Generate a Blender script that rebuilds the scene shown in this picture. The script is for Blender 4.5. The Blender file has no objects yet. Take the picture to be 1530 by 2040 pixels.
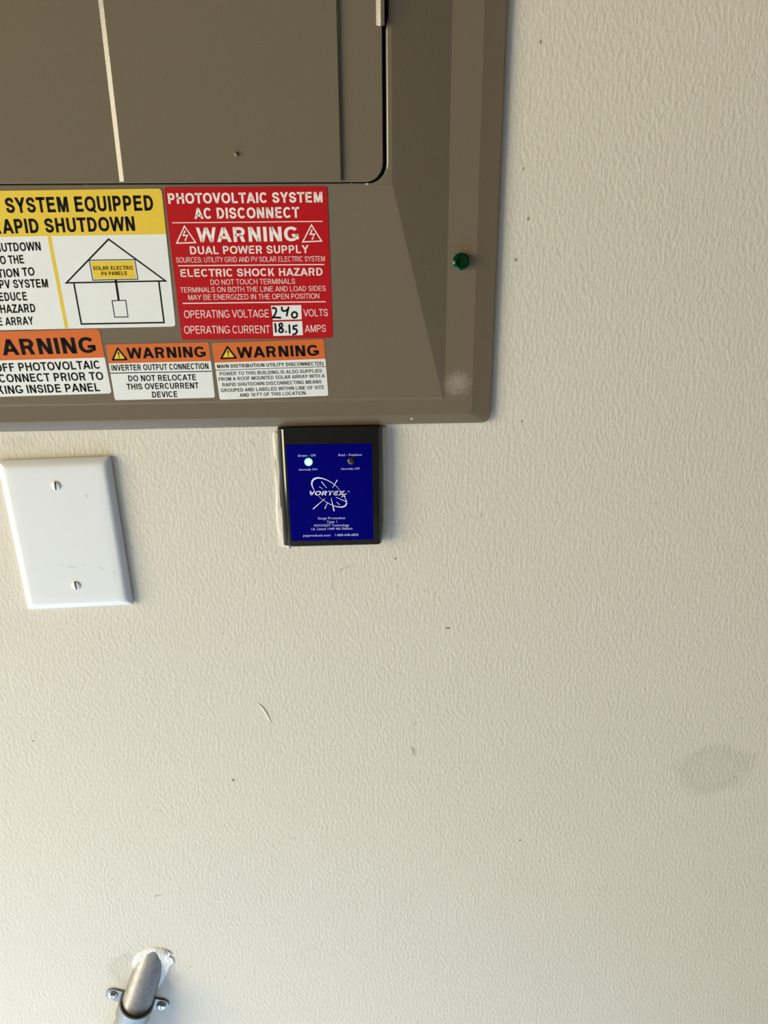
import bpy, bmesh, math, random
from mathutils import Vector, Matrix, noise

random.seed(4)
sc = bpy.context.scene
COL = sc.collection

# ------------------------------------------------------------------ camera
FPX, IW, IH = 1500.0, 1530.0, 2040.0
DIST, ZC = 0.55, 1.50
PITCH, ROLL, YAW = math.radians(20.078), math.radians(-0.478), math.radians(2.559)


def cam_rows():
    cp, sp = math.cos(PITCH), math.sin(PITCH)
    cy, sy = math.cos(YAW), math.sin(YAW)
    cr, sr = math.cos(ROLL), math.sin(ROLL)
    B = Matrix(((1, 0, 0), (0, 0, -1), (0, 1, 0)))
    Ry = Matrix(((cy, 0, -sy), (0, 1, 0), (sy, 0, cy)))
    Rp = Matrix(((1, 0, 0), (0, cp, -sp), (0, sp, cp)))
    Rr = Matrix(((cr, -sr, 0), (sr, cr, 0), (0, 0, 1)))
    return Rr @ Rp @ Ry @ B


RM = cam_rows()
CAMPOS = Vector((0, -DIST, ZC))
cam_data = bpy.data.cameras.new('camera')
cam = bpy.data.objects.new('camera', cam_data)
COL.objects.link(cam)
rx, ry, rz = RM[0], RM[1], RM[2]
cam.matrix_world = Matrix(((rx[0], -ry[0], -rz[0], CAMPOS[0]), (rx[1], -ry[1], -rz[1], CAMPOS[1]),
                           (rx[2], -ry[2], -rz[2], CAMPOS[2]), (0, 0, 0, 1)))
cam_data.sensor_fit = 'AUTO'
cam_data.sensor_width = 36.0
cam_data.lens = 36.0 * FPX / IH
cam_data.clip_start = 0.01
sc.camera = cam

# ------------------------------------------------------------------ light
sc.view_settings.view_transform = 'Standard'
sc.view_settings.look = 'None'
sc.view_settings.gamma = 1.0
sc.view_settings.exposure = -0.17

world = bpy.data.worlds.new('room_light')
sc.world = world
world.use_nodes = True
bg = world.node_tree.nodes['Background']
bg.inputs['Color'].default_value = (1.0, 0.85, 0.60, 1)
bg.inputs['Strength'].default_value = 0.10


def area(name, loc, target, sx, sy, power, color):
    l = bpy.data.lights.new(name, 'AREA')
    l.shape = 'RECTANGLE'
    l.size, l.size_y = sx, sy
    l.energy = power
    l.color = color
    o = bpy.data.objects.new(name, l)
    COL.objects.link(o)
    o.location = loc
    d = Vector(target) - Vector(loc)
    o.rotation_euler = d.to_track_quat('-Z', 'Y').to_euler()
    return o


# daylight through the open garage doorway on the left
area('doorway_daylight', (-3.50, -1.63, 1.30), (0, 0, 1.20), 1.8, 2.5, 232, (1.0, 0.90, 0.655))
# added cool spot lamp aimed at the floor; its bounce lights the lower wall
spot = bpy.data.lights.new('floor_bounce_spot', 'SPOT')
spot.energy = 4500
spot.color = (0.57, 0.76, 1.0)
spot.spot_size = math.radians(28)
spot.spot_blend = 0.4
spot.shadow_soft_size = 0.1
so = bpy.data.objects.new('floor_bounce_spot', spot)
COL.objects.link(so)
so.location = (-2.4, -2.4, 2.4)
so.rotation_euler = (Vector((-0.74, -0.80, 0)) - Vector(so.location)).to_track_quat('-Z', 'Y').to_euler()

# ------------------------------------------------------------------ materials
def nodes_of(m):
    m.use_nodes = True
    nt = m.node_tree
    return nt, nt.nodes['Principled BSDF']


def mat(name, rgb, rough=0.5, metal=0.0, spec=0.5, vary=0.04, vscale=60, bump=0.0, bscale=400, bstretch=(1, 1, 1), coat=0.0):
    m = bpy.data.materials.new(name)
    nt, b = nodes_of(m)
    b.inputs['Roughness'].default_value = rough
    b.inputs['Metallic'].default_value = metal
    b.inputs['Specular IOR Level'].default_value = spec
    b.inputs['Coat Weight'].default_value = coat
    tc = nt.nodes.new('ShaderNodeTexCoord')
    n = nt.nodes.new('ShaderNodeTexNoise')
    n.inputs['Scale'].default_value = vscale
    n.inputs['Detail'].default_value = 3
    nt.links.new(tc.outputs['Object'], n.inputs['Vector'])
    mr = nt.nodes.new('ShaderNodeMapRange')
    mr.inputs['To Min'].default_value = 1 - vary
    mr.inputs['To Max'].default_value = 1 + vary
    nt.links.new(n.outputs['Fac'], mr.inputs['Value'])
    mx = nt.nodes.new('ShaderNodeMix')
    mx.data_type = 'RGBA'
    mx.blend_type = 'MULTIPLY'
    mx.inputs['Factor'].default_value = 1
    mx.inputs['A'].default_value = (*rgb, 1)
    nt.links.new(mr.outputs['Result'], mx.inputs['B'])
    nt.links.new(mx.outputs['Result'], b.inputs['Base Color'])
    m['colour_node'] = mx.name
    if bump:
        mp = nt.nodes.new('ShaderNodeMapping')
        mp.inputs['Scale'].default_value = bstretch
        nt.links.new(tc.outputs['Object'], mp.inputs['Vector'])
        n2 = nt.nodes.new('ShaderNodeTexNoise')
        n2.inputs['Scale'].default_value = bscale
        n2.inputs['Detail'].default_value = 2.5
        nt.links.new(mp.outputs['Vector'], n2.inputs['Vector'])
        bp = nt.nodes.new('ShaderNodeBump')
        bp.inputs['Strength'].default_value = 1.0
        bp.inputs['Distance'].default_value = bump
        nt.links.new(n2.outputs['Fac'], bp.inputs['Height'])
        nt.links.new(bp.outputs['Normal'], b.inputs['Normal'])
    return m


def add_stains(m, stains):
    """soft-edged marks of their own shape: (x, z, rx, rz, angle, colour, strength, noise_scale, softness, ring)"""
    nt, b = nodes_of(m)
    N, L = nt.nodes, nt.links
    tc = N.new('ShaderNodeTexCoord')
    src = b.inputs['Base Color'].links[0].from_socket
    for (x, z, rx_, rz_, ang, colr, st, ns, soft, ring) in stains:
        mp = N.new('ShaderNodeMapping')
        mp.vector_type = 'TEXTURE'
        mp.inputs['Location'].default_value = (x, 0, z)
        mp.inputs['Rotation'].default_value = (0, ang, 0)
        mp.inputs['Scale'].default_value = (rx_, 1000, rz_)
        L.new(tc.outputs['Object'], mp.inputs['Vector'])
        ln = N.new('ShaderNodeVectorMath')
        ln.operation = 'LENGTH'
        L.new(mp.outputs['Vector'], ln.inputs[0])
        ns_ = N.new('ShaderNodeTexNoise')
        ns_.inputs['Scale'].default_value = ns
        ns_.inputs['Detail'].default_value = 3
        L.new(tc.outputs['Object'], ns_.inputs['Vector'])
        ad = N.new('ShaderNodeMath')
        ad.operation = 'MULTIPLY_ADD'
        ad.inputs[1].default_value = 0.9
        L.new(ns_.outputs['Fac'], ad.inputs[0])
        L.new(ln.outputs['Value'], ad.inputs[2])
        mr = N.new('ShaderNodeMapRange')
        mr.interpolation_type = 'SMOOTHSTEP'
        mr.inputs['From Min'].default_value = 1.42 - soft
        mr.inputs['From Max'].default_value = 1.42
        mr.inputs['To Min'].default_value = st
        mr.inputs['To Max'].default_value = 0
        L.new(ad.outputs['Value'], mr.inputs['Value'])
        fac = mr.outputs['Result']
        if ring:
            m2 = N.new('ShaderNodeMapRange')
            m2.interpolation_type = 'SMOOTHSTEP'
            m2.inputs['From Min'].default_value = 1.42 - soft - ring
            m2.inputs['From Max'].default_value = 1.42 - ring * 0.4
            L.new(ad.outputs['Value'], m2.inputs['Value'])
            mm = N.new('ShaderNodeMath')
            mm.operation = 'MULTIPLY'
            L.new(fac, mm.inputs[0])
            L.new(m2.outputs['Result'], mm.inputs[1])
            fac = mm.outputs['Value']
        mx = N.new('ShaderNodeMix')
        mx.data_type = 'RGBA'
        mx.inputs['B'].default_value = (*colr, 1)
        L.new(fac, mx.inputs['Factor'])
        L.new(src, mx.inputs['A'])
        src = mx.outputs['Result']
    L.new(src, b.inputs['Base Color'])


M = {}
M['wall'] = mat('cream_wall_paint', (0.70, 0.655, 0.56), rough=0.6, spec=0.25, vary=0.02, vscale=9, bump=0.0004, bscale=400, bstretch=(1, 1, 0.5))
M['drywall'] = mat('bare_white_plaster', (0.90, 0.91, 0.92), rough=0.8, spec=0.2, vary=0.06, vscale=300, bump=0.001, bscale=500)
M['floor'] = mat('grey_concrete', (0.50, 0.54, 0.60), rough=0.8, vary=0.1, vscale=6)
M['taupe'] = mat('taupe_enamel', (0.177, 0.144, 0.100), rough=0.22, spec=0.7, vary=0.02, vscale=25, bump=0.00006, bscale=900)
M['gap'] = mat('dark_gap', (0.012, 0.011, 0.010), rough=0.7, spec=0.2)
M['white_plastic'] = mat('white_plastic', (0.78, 0.80, 0.82), rough=0.33, spec=0.45, vary=0.012, vscale=80, bump=0.00005, bscale=500)
M['white_screw'] = mat('white_painted_steel', (0.86, 0.85, 0.83), rough=0.22, spec=0.6, vary=0.02)
M['slot'] = mat('dark_screw_slot', (0.06, 0.05, 0.045), rough=0.8)  # near-black strip that marks the slot on each screw head
M['green'] = mat('green_anodised_steel', (0.0, 0.050, 0.016), rough=0.14, metal=0.55, spec=0.7, vary=0.2, vscale=500)
M['black_abs'] = mat('glossy_black_plastic', (0.010, 0.011, 0.012), rough=0.12, spec=0.7, vary=0.3, vscale=200)
M['blue'] = mat('deep_blue_label', (0.0004, 0.0004, 0.165), rough=0.5, spec=0.03, vary=0.02)
M['blue_text'] = mat('pale_print_on_blue', (0.50, 0.52, 0.85), rough=0.5, spec=0.15)
M['blue_logo'] = mat('white_logo_print', (0.85, 0.86, 0.95), rough=0.5, spec=0.15)
M['yellow'] = mat('yellow_print', (0.80, 0.56, 0.055), rough=0.42, spec=0.35, vary=0.04, vscale=200)
M['orange'] = mat('orange_print', (0.66, 0.150, 0.030), rough=0.42, spec=0.35, vary=0.04, vscale=200)
M['red'] = mat('red_vinyl', (0.46, 0.006, 0.010), rough=0.42, spec=0.3, vary=0.04, vscale=200)
M['vinyl'] = mat('white_vinyl', (0.80, 0.82, 0.80), rough=0.4, spec=0.35, vary=0.02, vscale=150)
M['ink'] = mat('black_ink', (0.008, 0.007, 0.007), rough=0.55, spec=0.08)
M['white_ink'] = mat('white_reversed_print', (0.86, 0.80, 0.76), rough=0.45, spec=0.3)
M['galv'] = mat('galvanised_steel', (0.29, 0.285, 0.29), rough=0.46, metal=0.45, spec=0.5, vary=0.4, vscale=230)
M['zinc'] = mat('zinc_strap_steel', (0.25, 0.265, 0.27), rough=0.42, metal=0.55, spec=0.5, vary=0.12, vscale=200)
M['bolt'] = mat('bright_zinc_screw', (0.52, 0.60, 0.63), rough=0.22, metal=0.9, vary=0.1, vscale=400)
M['led_off'] = mat('unlit_indicator', (0.035, 0.035, 0.04), rough=0.2, spec=0.5)
led = bpy.data.materials.new('lit_green_indicator')
nt, b = nodes_of(led)
b.inputs['Base Color'].default_value = (0.3, 0.9, 0.6, 1)
b.inputs['Emission Color'].default_value = (0.72, 1.0, 0.90, 1)
b.inputs['Emission Strength'].default_value = 2.2
M['led'] = led
led2 = bpy.data.materials.new('green_indicator_lens')
nt, b = nodes_of(led2)
b.inputs['Base Color'].default_value = (0.0, 0.4, 0.15, 1)
b.inputs['Emission Color'].default_value = (0.02, 0.75, 0.34, 1)
b.inputs['Emission Strength'].default_value = 0.9
M['led_rim'] = led2

# ------------------------------------------------------------------ geometry helpers
def ray(px, py):
    v = Vector(((px - IW / 2) / FPX, (py - IH / 2) / FPX, 1.0))
    return Vector(tuple(sum(RM[r][c] * v[r] for r in range(3)) for c in range(3)))


class Plane:
    """a real plane of the scene; at() finds where the line of sight through a measured image point meets it"""
    def __init__(self, p, n):
        self.p, self.n = Vector(p), Vector(n).normalized()

    def at(self, px, py, lift=0.0):
        d = ray(px, py)
        t = ((self.p - CAMPOS).dot(self.n)) / d.dot(self.n)
        return CAMPOS + d * t + self.n * lift


def wallplane(h):
    return Plane((0, -h, 0), (0, -1, 0))


WALL = wallplane(0)


def wloc(o):
    v = Vector((0, 0, 0))
    while o:
        v += o.location
        o = o.parent
    return v


def obj(name, bm, m, parent=None, smooth=False, angle=35):
    me = bpy.data.meshes.new(name)
    bmesh.ops.recalc_face_normals(bm, faces=bm.faces)
    if parent:
        off = wloc(parent)
        for v in bm.verts:
            v.co -= off
    bm.to_mesh(me)
    bm.free()
    for x in (m if isinstance(m, (list, tuple)) else [m]):
        me.materials.append(M[x])
    if smooth:
        me.shade_smooth()
        me.set_sharp_from_angle(angle=math.radians(angle))
    o = bpy.data.objects.new(name, me)
    COL.objects.link(o)
    o.parent = parent
    return o


def thing(name, label, cat, loc, group=None):
    o = bpy.data.objects.new(name, None)
    o.empty_display_size = 0.02
    COL.objects.link(o)
    o.location = loc
    o['label'] = label
    o['category'] = cat
    if group:
        o['group'] = group
    return o


def box(bm, lo, hi):
    vs = [bm.verts.new((x, y, z)) for x in (lo[0], hi[0]) for y in (lo[1], hi[1]) for z in (lo[2], hi[2])]
    for f in ((0, 1, 3, 2), (4, 6, 7, 5), (0, 4, 5, 1), (2, 3, 7, 6), (0, 2, 6, 4), (1, 5, 7, 3)):
        bm.faces.new([vs[i] for i in f])


def loop_bridge(bm, loops, cap_first=False, cap_last=True, mi=0):
    rings = [[bm.verts.new(p) for p in lp] for lp in loops]
    n = len(rings[0])
    for a, c in zip(rings, rings[1:]):
        for i in range(n):
            f = bm.faces.new((a[i], a[(i + 1) % n], c[(i + 1) % n], c[i]))
            f.material_index = mi
    if cap_first:
        bm.faces.new(list(reversed(rings[0]))).material_index = mi
    if cap_last:
        bm.faces.new(rings[-1]).material_index = mi
    return rings


def rrect(x0, x1, z0, z1, r, n=6, extra=()):
    """rounded rectangle (counter-clockwise from the bottom right corner); extra = (z, dx) points on the right side"""
    pts = []
    for cx, cz, a0 in ((x1 - r, z0 + r, -90), (x1 - r, z1 - r, 0), (x0 + r, z1 - r, 90), (x0 + r, z0 + r, 180)):
        for i in range(n + 1):
            a = math.radians(a0 + 90 * i / n)
            pts.append((cx + r * math.cos(a), cz + r * math.sin(a)))
        if a0 == -90:
            for z, dx in extra:
                pts.append((x1 + dx, z))
    return pts


def lift2(pts, y):
    return [(x, y, z) for x, z in pts]


def tube(bm, path, rad, n=20, caps=True, mi=0):
    path = [Vector(p) for p in path]
    rads = rad if isinstance(rad, (list, tuple)) else [rad] * len(path)
    loops = []
    ref = None
    for i, p in enumerate(path):
        t = (path[min(i + 1, len(path) - 1)] - path[max(i - 1, 0)]).normalized()
        if ref is None:
            ref = t.orthogonal().normalized()
        ref = (ref - t * ref.dot(t)).normalized()
        bi = t.cross(ref)
        loops.append([p + (ref * math.cos(2 * math.pi * k / n) + bi * math.sin(2 * math.pi * k / n)) * rads[i] for k in range(n)])
    loop_bridge(bm, loops, caps, caps, mi)


def dome(bm, c, n, r, h, segs=20, rings=5, base=0.0, mi=0, sides=None):
    """low dome (or, with sides, a faceted head) standing along n"""
    c, n = Vector(c), Vector(n).normalized()
    u = n.orthogonal().normalized()
    u = (Vector((1, 0, 0)) - n * n.x).normalized()
    w = n.cross(u)
    segs = sides or segs
    prof = [(r, -0.0002), (r, base)] + [(r * math.cos(a), base + h * math.sin(a)) for a in [math.pi / 2 * k / rings for k in range(1, rings)]]
    loops = [[c + (u * math.cos(2 * math.pi * k / segs) + w * math.sin(2 * math.pi * k / segs)) * rr + n * hh for k in range(segs)] for rr, hh in prof]
    loop_bridge(bm, loops, False, True, mi)


# ------------------------------------------------------------------ lettering

# sans-serif capitals drawn as polygons, cap height 1: advance and side bearing in units of the cap height
ADV = dict(A=722, B=722, C=722, D=722, E=667, F=611, G=778, H=722, I=278, J=556, K=722, L=611, M=833, N=722, O=778, P=667, Q=778, R=722, S=667,
           T=611, U=722, V=667, W=944, X=667, Y=667, Z=611)
ADV.update({'0': 556, '1': 556, ' ': 278, '.': 278, ':': 300, '(': 333, ')': 333, '-': 333})
BEAR = {c: 70 for c in 'BDEFHIKLMNPRU'}
BEAR.update({c: 42 for c in 'CGOQSJ01'})
BEAR.update({c: 18 for c in 'TZ'})
BEAR.update({'.': 70, ':': 80, '(': 40, ')': 40, '-': 40})


def catmull(P, k=4):
    out = []
    n = len(P)
    for i in range(n - 1):
        p0, p1, p2, p3 = P[max(i - 1, 0)], P[i], P[i + 1], P[min(i + 2, n - 1)]
        for j in range(k):
            u = j / k
            out.append(tuple(0.5 * (2 * p1[d] + (p2[d] - p0[d]) * u + (2 * p0[d] - 5 * p1[d] + 4 * p2[d] - p3[d]) * u * u
                                    + (3 * p1[d] - p0[d] - 3 * p2[d] + p3[d]) * u ** 3) for d in (0, 1)))
    out.append(P[-1])
    return out


def sup(cx, cy, rx_, ry_, a0, a1, n=16, e=2.25):
    out = []
    for i in range(n + 1):
        a = math.radians(a0 + (a1 - a0) * i / n)
        ca, sa = math.cos(a), math.sin(a)
        out.append((cx + rx_ * math.copysign(abs(ca) ** (2 / e), ca), cy + ry_ * math.copysign(abs(sa) ** (2 / e), sa)))
    return out


def letter(ch, t):
    """quads of one capital; x from 0 to its ink width w"""
    w = (ADV[ch] - 2 * BEAR.get(ch, 4)) / 716
    h = t * 0.84
    Q = []

    def vb(x, y0=0.0, y1=1.0):
        Q.append([(x, y0), (x + t, y0), (x + t, y1), (x, y1)])

    def hb(y, x0, x1):
        Q.append([(x0, y - h / 2), (x1, y - h / 2), (x1, y + h / 2), (x0, y + h / 2)])

    def di(x0, y0, x1, y1, k=1.0):
        # sloping bar with level ends; x = its left edge
        tw = bar(x1 - x0, y1 - y0) * k
        Q.append([(x0, y0), (x0 + tw, y0), (x1 + tw, y1), (x1, y1)])

    def bar(dx, dy):
        return t * math.hypot(dx, dy) / abs(dy)

    def pa(P):
        L = []
        n = len(P)
        for i in range(n):
            a, c = P[max(i - 1, 0)], P[min(i + 1, n - 1)]
            dx, dy = c[0] - a[0], c[1] - a[1]
            l = math.hypot(dx, dy) or 1
            dx, dy = dx / l, dy / l
            ww = math.hypot(t * dy, h * dx) / 2
            L.append(((P[i][0] - dy * ww, P[i][1] + dx * ww), (P[i][0] + dy * ww, P[i][1] - dx * ww)))
        for a, c in zip(L, L[1:]):
            Q.append([a[0], a[1], c[1], c[0]])

    X = lambda u: t / 2 + u * (w - t)
    Y = lambda v: h / 2 + v * (1 - h)
    top, bot = 1 - h / 2, h / 2
    rx_, ry_ = (w - t) / 2, 0.5 - h / 2
    if ch in 'OQ0':
        pa(sup(w / 2, .5, rx_, ry_, 0, 360, 32))
        if ch == 'Q':
            di(w * .80, -0.06, w * .52, .26, .8)
    elif ch == 'C':
        pa(sup(w / 2, .5, rx_, ry_, 38, 322, 26))
    elif ch == 'G':
        pa(sup(w / 2, .5, rx_, ry_, 38, 312, 26))
        vb(w - t, .13, .5)
        hb(.5 - h / 2, w * .54, w)
    elif ch == 'S':
        pa(catmull([(X(u), Y(v)) for u, v in ((.95, .73), (.83, .93), (.5, 1.0), (.16, .93), (.03, .76), (.14, .60), (.5, .50), (.86, .40), (.98, .235), (.84, .065), (.5, 0), (.15, .07), (.02, .285))]))
    elif ch == 'D':
        vb(0)
        pa([(t * .5, top)] + sup(w * .42, .5, w * .58 - t / 2, ry_, 90, -90, 18, 2.1) + [(t * .5, bot)])
    elif ch == 'B':
        vb(0)
        m = .53
        pa([(t * .5, top)] + sup(w * .55, (top + m) / 2, w * .40 - t / 2, (top - m) / 2, 90, -90, 12, 2.1) + [(t * .5, m)])
        pa([(t * .5, m)] + sup(w * .55, (bot + m) / 2, w * .45 - t / 2, (m - bot) / 2, 90, -90, 12, 2.1) + [(t * .5, bot)])
    elif ch in 'PR':
        vb(0)
        m = .44 if ch == 'P' else .475
        pa([(t * .5, top)] + sup(w * .55, (top + m) / 2, w * (.45 if ch == 'P' else .41) - t / 2, (top - m) / 2, 90, -90, 14, 2.1) + [(t * .5, m)])
        if ch == 'R':
            di(w - t * 1.22, 0, w * .46, m)
    elif ch == 'U':
        vb(0, .36)
        vb(w - t, .36)
        pa(sup(w / 2, .37, rx_, .37 - h / 2, 180, 360, 18, 2.2))
    elif ch == 'J':
        vb(w - t, .32)
        pa(sup(w / 2, .33, rx_, .33 - h / 2, 190, 360, 16, 2.2))
    elif ch in 'EF':
        vb(0)
        hb(top, 0, w * (.97 if ch == 'E' else 1))
        hb(.53, 0, w * .92)
        if ch == 'E':
            hb(bot, 0, w)
    elif ch == 'L':
        vb(0)
        hb(bot, 0, w)
    elif ch == 'H':
        vb(0)
        vb(w - t)
        hb(.53, 0, w)
    elif ch == 'I':
        Q.append([(w / 2 - t / 2, 0), (w / 2 + t / 2, 0), (w / 2 + t / 2, 1), (w / 2 - t / 2, 1)])
    elif ch == 'T':
        hb(top, 0, w)
        vb(w / 2 - t / 2)
    elif ch == 'A':
        b_ = t * 1.05
        di(0, 0, w / 2 - b_ * .52, 1)
        di(w - bar(w / 2, 1), 0, w / 2 - b_ * .52, 1)
        hb(.30, w * .22, w * .78)
    elif ch == 'V':
        tw = bar(w / 2, 1)
        di(w / 2 - tw / 2, 0, 0, 1)
        di(w / 2 - tw / 2, 0, w - tw, 1)
    elif ch == 'W':
        q = w / 4
        tw = bar(q, 1) * .92
        for x0, x1 in ((q - tw * .45, 0), (q - tw * .45, 2 * q - tw / 2), (3 * q - tw * .55, 2 * q - tw / 2), (3 * q - tw * .55, w - tw)):
            di(x0, 0, x1, 1, .92)
    elif ch == 'M':
        vb(0)
        vb(w - t)
        tw = bar(w / 2 - t, 1) * .95
        di(w / 2 - tw / 2, 0, t * .30, 1, .95)
        di(w / 2 - tw / 2, 0, w - t * .30 - tw, 1, .95)
    elif ch == 'N':
        vb(0)
        vb(w - t)
        di(w - t * 1.25, 0, t * .02, 1)
    elif ch == 'K':
        vb(0)
        di(t * .6, .32, w - t * 1.45, 1, .95)
        di(w - t * 1.25, 0, w * .34, .58)
    elif ch == 'X':
        tw = bar(w * .75, 1)
        di(0, 0, w - tw, 1)
        di(w - tw, 0, 0, 1)
    elif ch == 'Y':
        vb(w / 2 - t / 2, 0, .46)
        tw = bar(w * .4, .58)
        di(w / 2 - tw / 2, .42, 0, 1)
        di(w / 2 - tw / 2, .42, w - tw, 1)
    elif ch == 'Z':
        hb(top, .03, w)
        hb(bot, 0, w)
        di(0, h * .6, w - t * 1.35, 1 - h * .6)
    elif ch == '1':
        vb(w * .50)
        di(w * .10, .66, w * .50, .98, .55)
    elif ch == '.':
        Q.append([(0, 0), (t, 0), (t, t), (0, t)])
    elif ch == ':':
        Q.append([(0, 0), (t, 0), (t, t), (0, t)])
        Q.append([(0, .5), (t, .5), (t, .5 + t), (0, .5 + t)])
    elif ch in '()':
        s_ = 1 if ch == '(' else -1
        pa([(w / 2 + s_ * (w * .42 - x), y) for x, y in ((w * .12, 1.02), (w * .52, .8), (w * .62, .38), (w * .52, -.02), (w * .12, -.26))])
    elif ch == '-':
        hb(.36, 0, w)
    return Q


def own_glyphs(s, bold, shear):
    t = min(0.235, 0.122 + bold * 4.2)
    vs, fs = [], []
    x = 0.0
    for ch in s:
        if ch != ' ':
            for q in letter(ch, t):
                b0 = len(vs)
                for a, c in q:
                    a += x + BEAR.get(ch, 4) / 716
                    vs.append((a + shear * c, c))
                fs.append(tuple(range(b0, b0 + 4)))
        x += ADV[ch] / 716
    return vs, fs


def own(s):
    return all(c in ADV for c in s)


TCACHE = {}


def glyphs(s, bold=0.0, shear=0.0, spacing=1.0):
    k = (s, bold, shear, spacing)
    if own(s):
        return own_glyphs(s, bold, shear)
    if k not in TCACHE:
        cu = bpy.data.curves.new('text', 'FONT')
        cu.body = s
        cu.offset = bold
        cu.shear = shear
        cu.space_character = spacing
        cu.resolution_u = 3
        o = bpy.data.objects.new('text', cu)
        COL.objects.link(o)
        bpy.context.view_layer.update()
        me = bpy.data.meshes.new_from_object(o.evaluated_get(bpy.context.evaluated_depsgraph_get()))
        vs = [(v.co.x, v.co.y) for v in me.vertices]
        fs = [tuple(p.vertices) for p in me.polygons]
        bpy.data.objects.remove(o)
        bpy.data.curves.remove(cu)
        bpy.data.meshes.remove(me)
        TCACHE[k] = (vs, fs)
    return TCACHE[k]


def cap_height(bold, s=''):
    if own(s):
        return 0.0, 1.0
    vs, _ = glyphs('Hd', bold)
    ys = [v[1] for v in vs]
    return min(ys), max(ys)


class Sheet:
    """a flat printed rectangle lying on a plane; fitted to four measured corners"""
    def __init__(self, plane, tl, tr, br, bl):
        P = [plane.at(*c) for c in (tl, tr, br, bl)]
        self.plane = plane
        self.c = sum(P, Vector()) / 4
        n = plane.n
        u = ((P[1] - P[0]) + (P[2] - P[3])).normalized()
        v = ((P[0] - P[3]) + (P[1] - P[2])).normalized()
        self.u, self.v, self.n = u, v, n
        self.w = ((P[1] - P[0]).length + (P[2] - P[3]).length) / 2
        self.h = ((P[0] - P[3]).length + (P[1] - P[2]).length) / 2

    def pt(self, a, b, lift=0.0):
        return self.c + self.u * a + self.v * b + self.n * lift

    def px(self, x, y, lift=0.0):
        return self.plane.at(x, y, lift)

    def uv(self, x, y):
        d = self.plane.at(x, y) - self.c
        k = self.u.dot(self.v)
        a, b_ = d.dot(self.u), d.dot(self.v)
        return (a - k * b_) / (1 - k * k), (b_ - k * a) / (1 - k * k)

    def rect(self, bm, a0, a1, b0, b1, l0, l1, r=0.0, mi=0, corners=(1, 1, 1, 1)):
        pts = []
        n = 5
        for k, (cx, cy, sx, sy, ang) in enumerate(((a1, b0, -1, 1, -90), (a1, b1, -1, -1, 0), (a0, b1, 1, -1, 90), (a0, b0, 1, 1, 180))):
            rr = r if corners[k] else 1e-5
            for i in range(n + 1):
                t = math.radians(ang + 90 * i / n)
                pts.append((cx + sx * rr + rr * math.cos(t), cy + sy * rr + rr * math.sin(t)))
        loop_bridge(bm, [[self.pt(a, b_, l0) for a, b_ in pts], [self.pt(a, b_, l1) for a, b_ in pts]], False, True, mi)

    def poly(self, bm, pix, lift, mi=0):
        f = bm.faces.new([bm.verts.new(self.px(x, y, lift)) for x, y in pix])
        f.material_index = mi

    def line(self, bm, pix, wpx, lift, closed=False, mi=0, taper=None):
        """stroke through measured points, mitred, width in image pixels"""
        P = [self.px(x, y, lift) for x, y in pix]
        s = (self.px(pix[0][0] + 1, pix[0][1]) - self.px(*pix[0])).length
        n = len(P)
        L, Rr = [], []
        for i in range(n):
            a = P[(i - 1) % n] if (closed or i > 0) else P[i]
            c = P[(i + 1) % n] if (closed or i < n - 1) else P[i]
            d1 = (P[i] - a).normalized() if (P[i] - a).length > 1e-9 else None
            d2 = (c - P[i]).normalized() if (c - P[i]).length > 1e-9 else None
            if d1 is None:
                d1 = d2
            if d2 is None:
                d2 = d1
            t = (d1 + d2)
            t = t.normalized() if t.length > 1e-6 else d1
            nn = t.cross(self.n).normalized()
            k = 1 / max(0.35, nn.dot(d1.cross(self.n)))
            hw = s * (taper[i] if taper else wpx) / 2 * k
            L.append(bm.verts.new(P[i] + nn * hw))
            Rr.append(bm.verts.new(P[i] - nn * hw))
        for i in range(n if closed else n - 1):
            j = (i + 1) % n
            bm.faces.new((L[i], L[j], Rr[j], Rr[i])).material_index = mi

    def text(self, bm, s, x0, yb0, x1, yb1, cap, bold=0.0, fit=None, lift=0.00025, mi=0, shear=0.0, spacing=1.0):
        """s set so that its tail `fit` spans the measured baseline (x0,yb0)-(x1,yb1)"""
        vs, fs = glyphs(s, bold, shear, spacing)
        f0, f1 = cap_height(bold, s)
        xs = [v[0] for v in vs]
        xmax = max(xs)
        if fit and fit != s:
            fx = [v[0] for v in glyphs(fit, bold, shear, spacing)[0]]
            span = max(fx) - min(fx)
        else:
            span = xmax - min(xs)
        A, B = self.px(x0, yb0, lift), self.px(x1, yb1, lift)
        up = self.v * ((self.px(x1, yb1 - cap) - self.px(x1, yb1)).dot(self.v))
        ax = (B - A) / span
        vv = [bm.verts.new(B + ax * (x - xmax) + up * ((y - f0) / (f1 - f0))) for x, y in vs]
        for f in fs:
            try:
                bm.faces.new([vv[i] for i in f]).material_index = mi
            except ValueError:
                pass


# ------------------------------------------------------------------ the setting
bm = bmesh.new()
vs = [bm.verts.new(p) for p in ((-2.6, 0, 0), (2.6, 0, 0), (2.6, 0, 2.6), (-2.6, 0, 2.6))]
bm.faces.new(vs)
vb = [bm.verts.new(p) for p in ((-2.6, 0.1, 0), (2.6, 0.1, 0), (2.6, 0.1, 2.6), (-2.6, 0.1, 2.6))]
bm.faces.new(vb)
for i in range(4):
    bm.faces.new((vs[i], vs[(i + 1) % 4], vb[(i + 1) % 4], vb[i]))


def ridge(bm, pix, r, depth=0.6):
    """a raised paint run lying half sunk in the wall"""
    P = [WALL.at(x, y) + Vector((0, r * depth, 0)) for x, y in pix]
    n = len(P)
    tube(bm, P, [r * (0.35 + 0.65 * math.sin(math.pi * (i + 0.5) / n)) for i in range(n)], 8)


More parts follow.
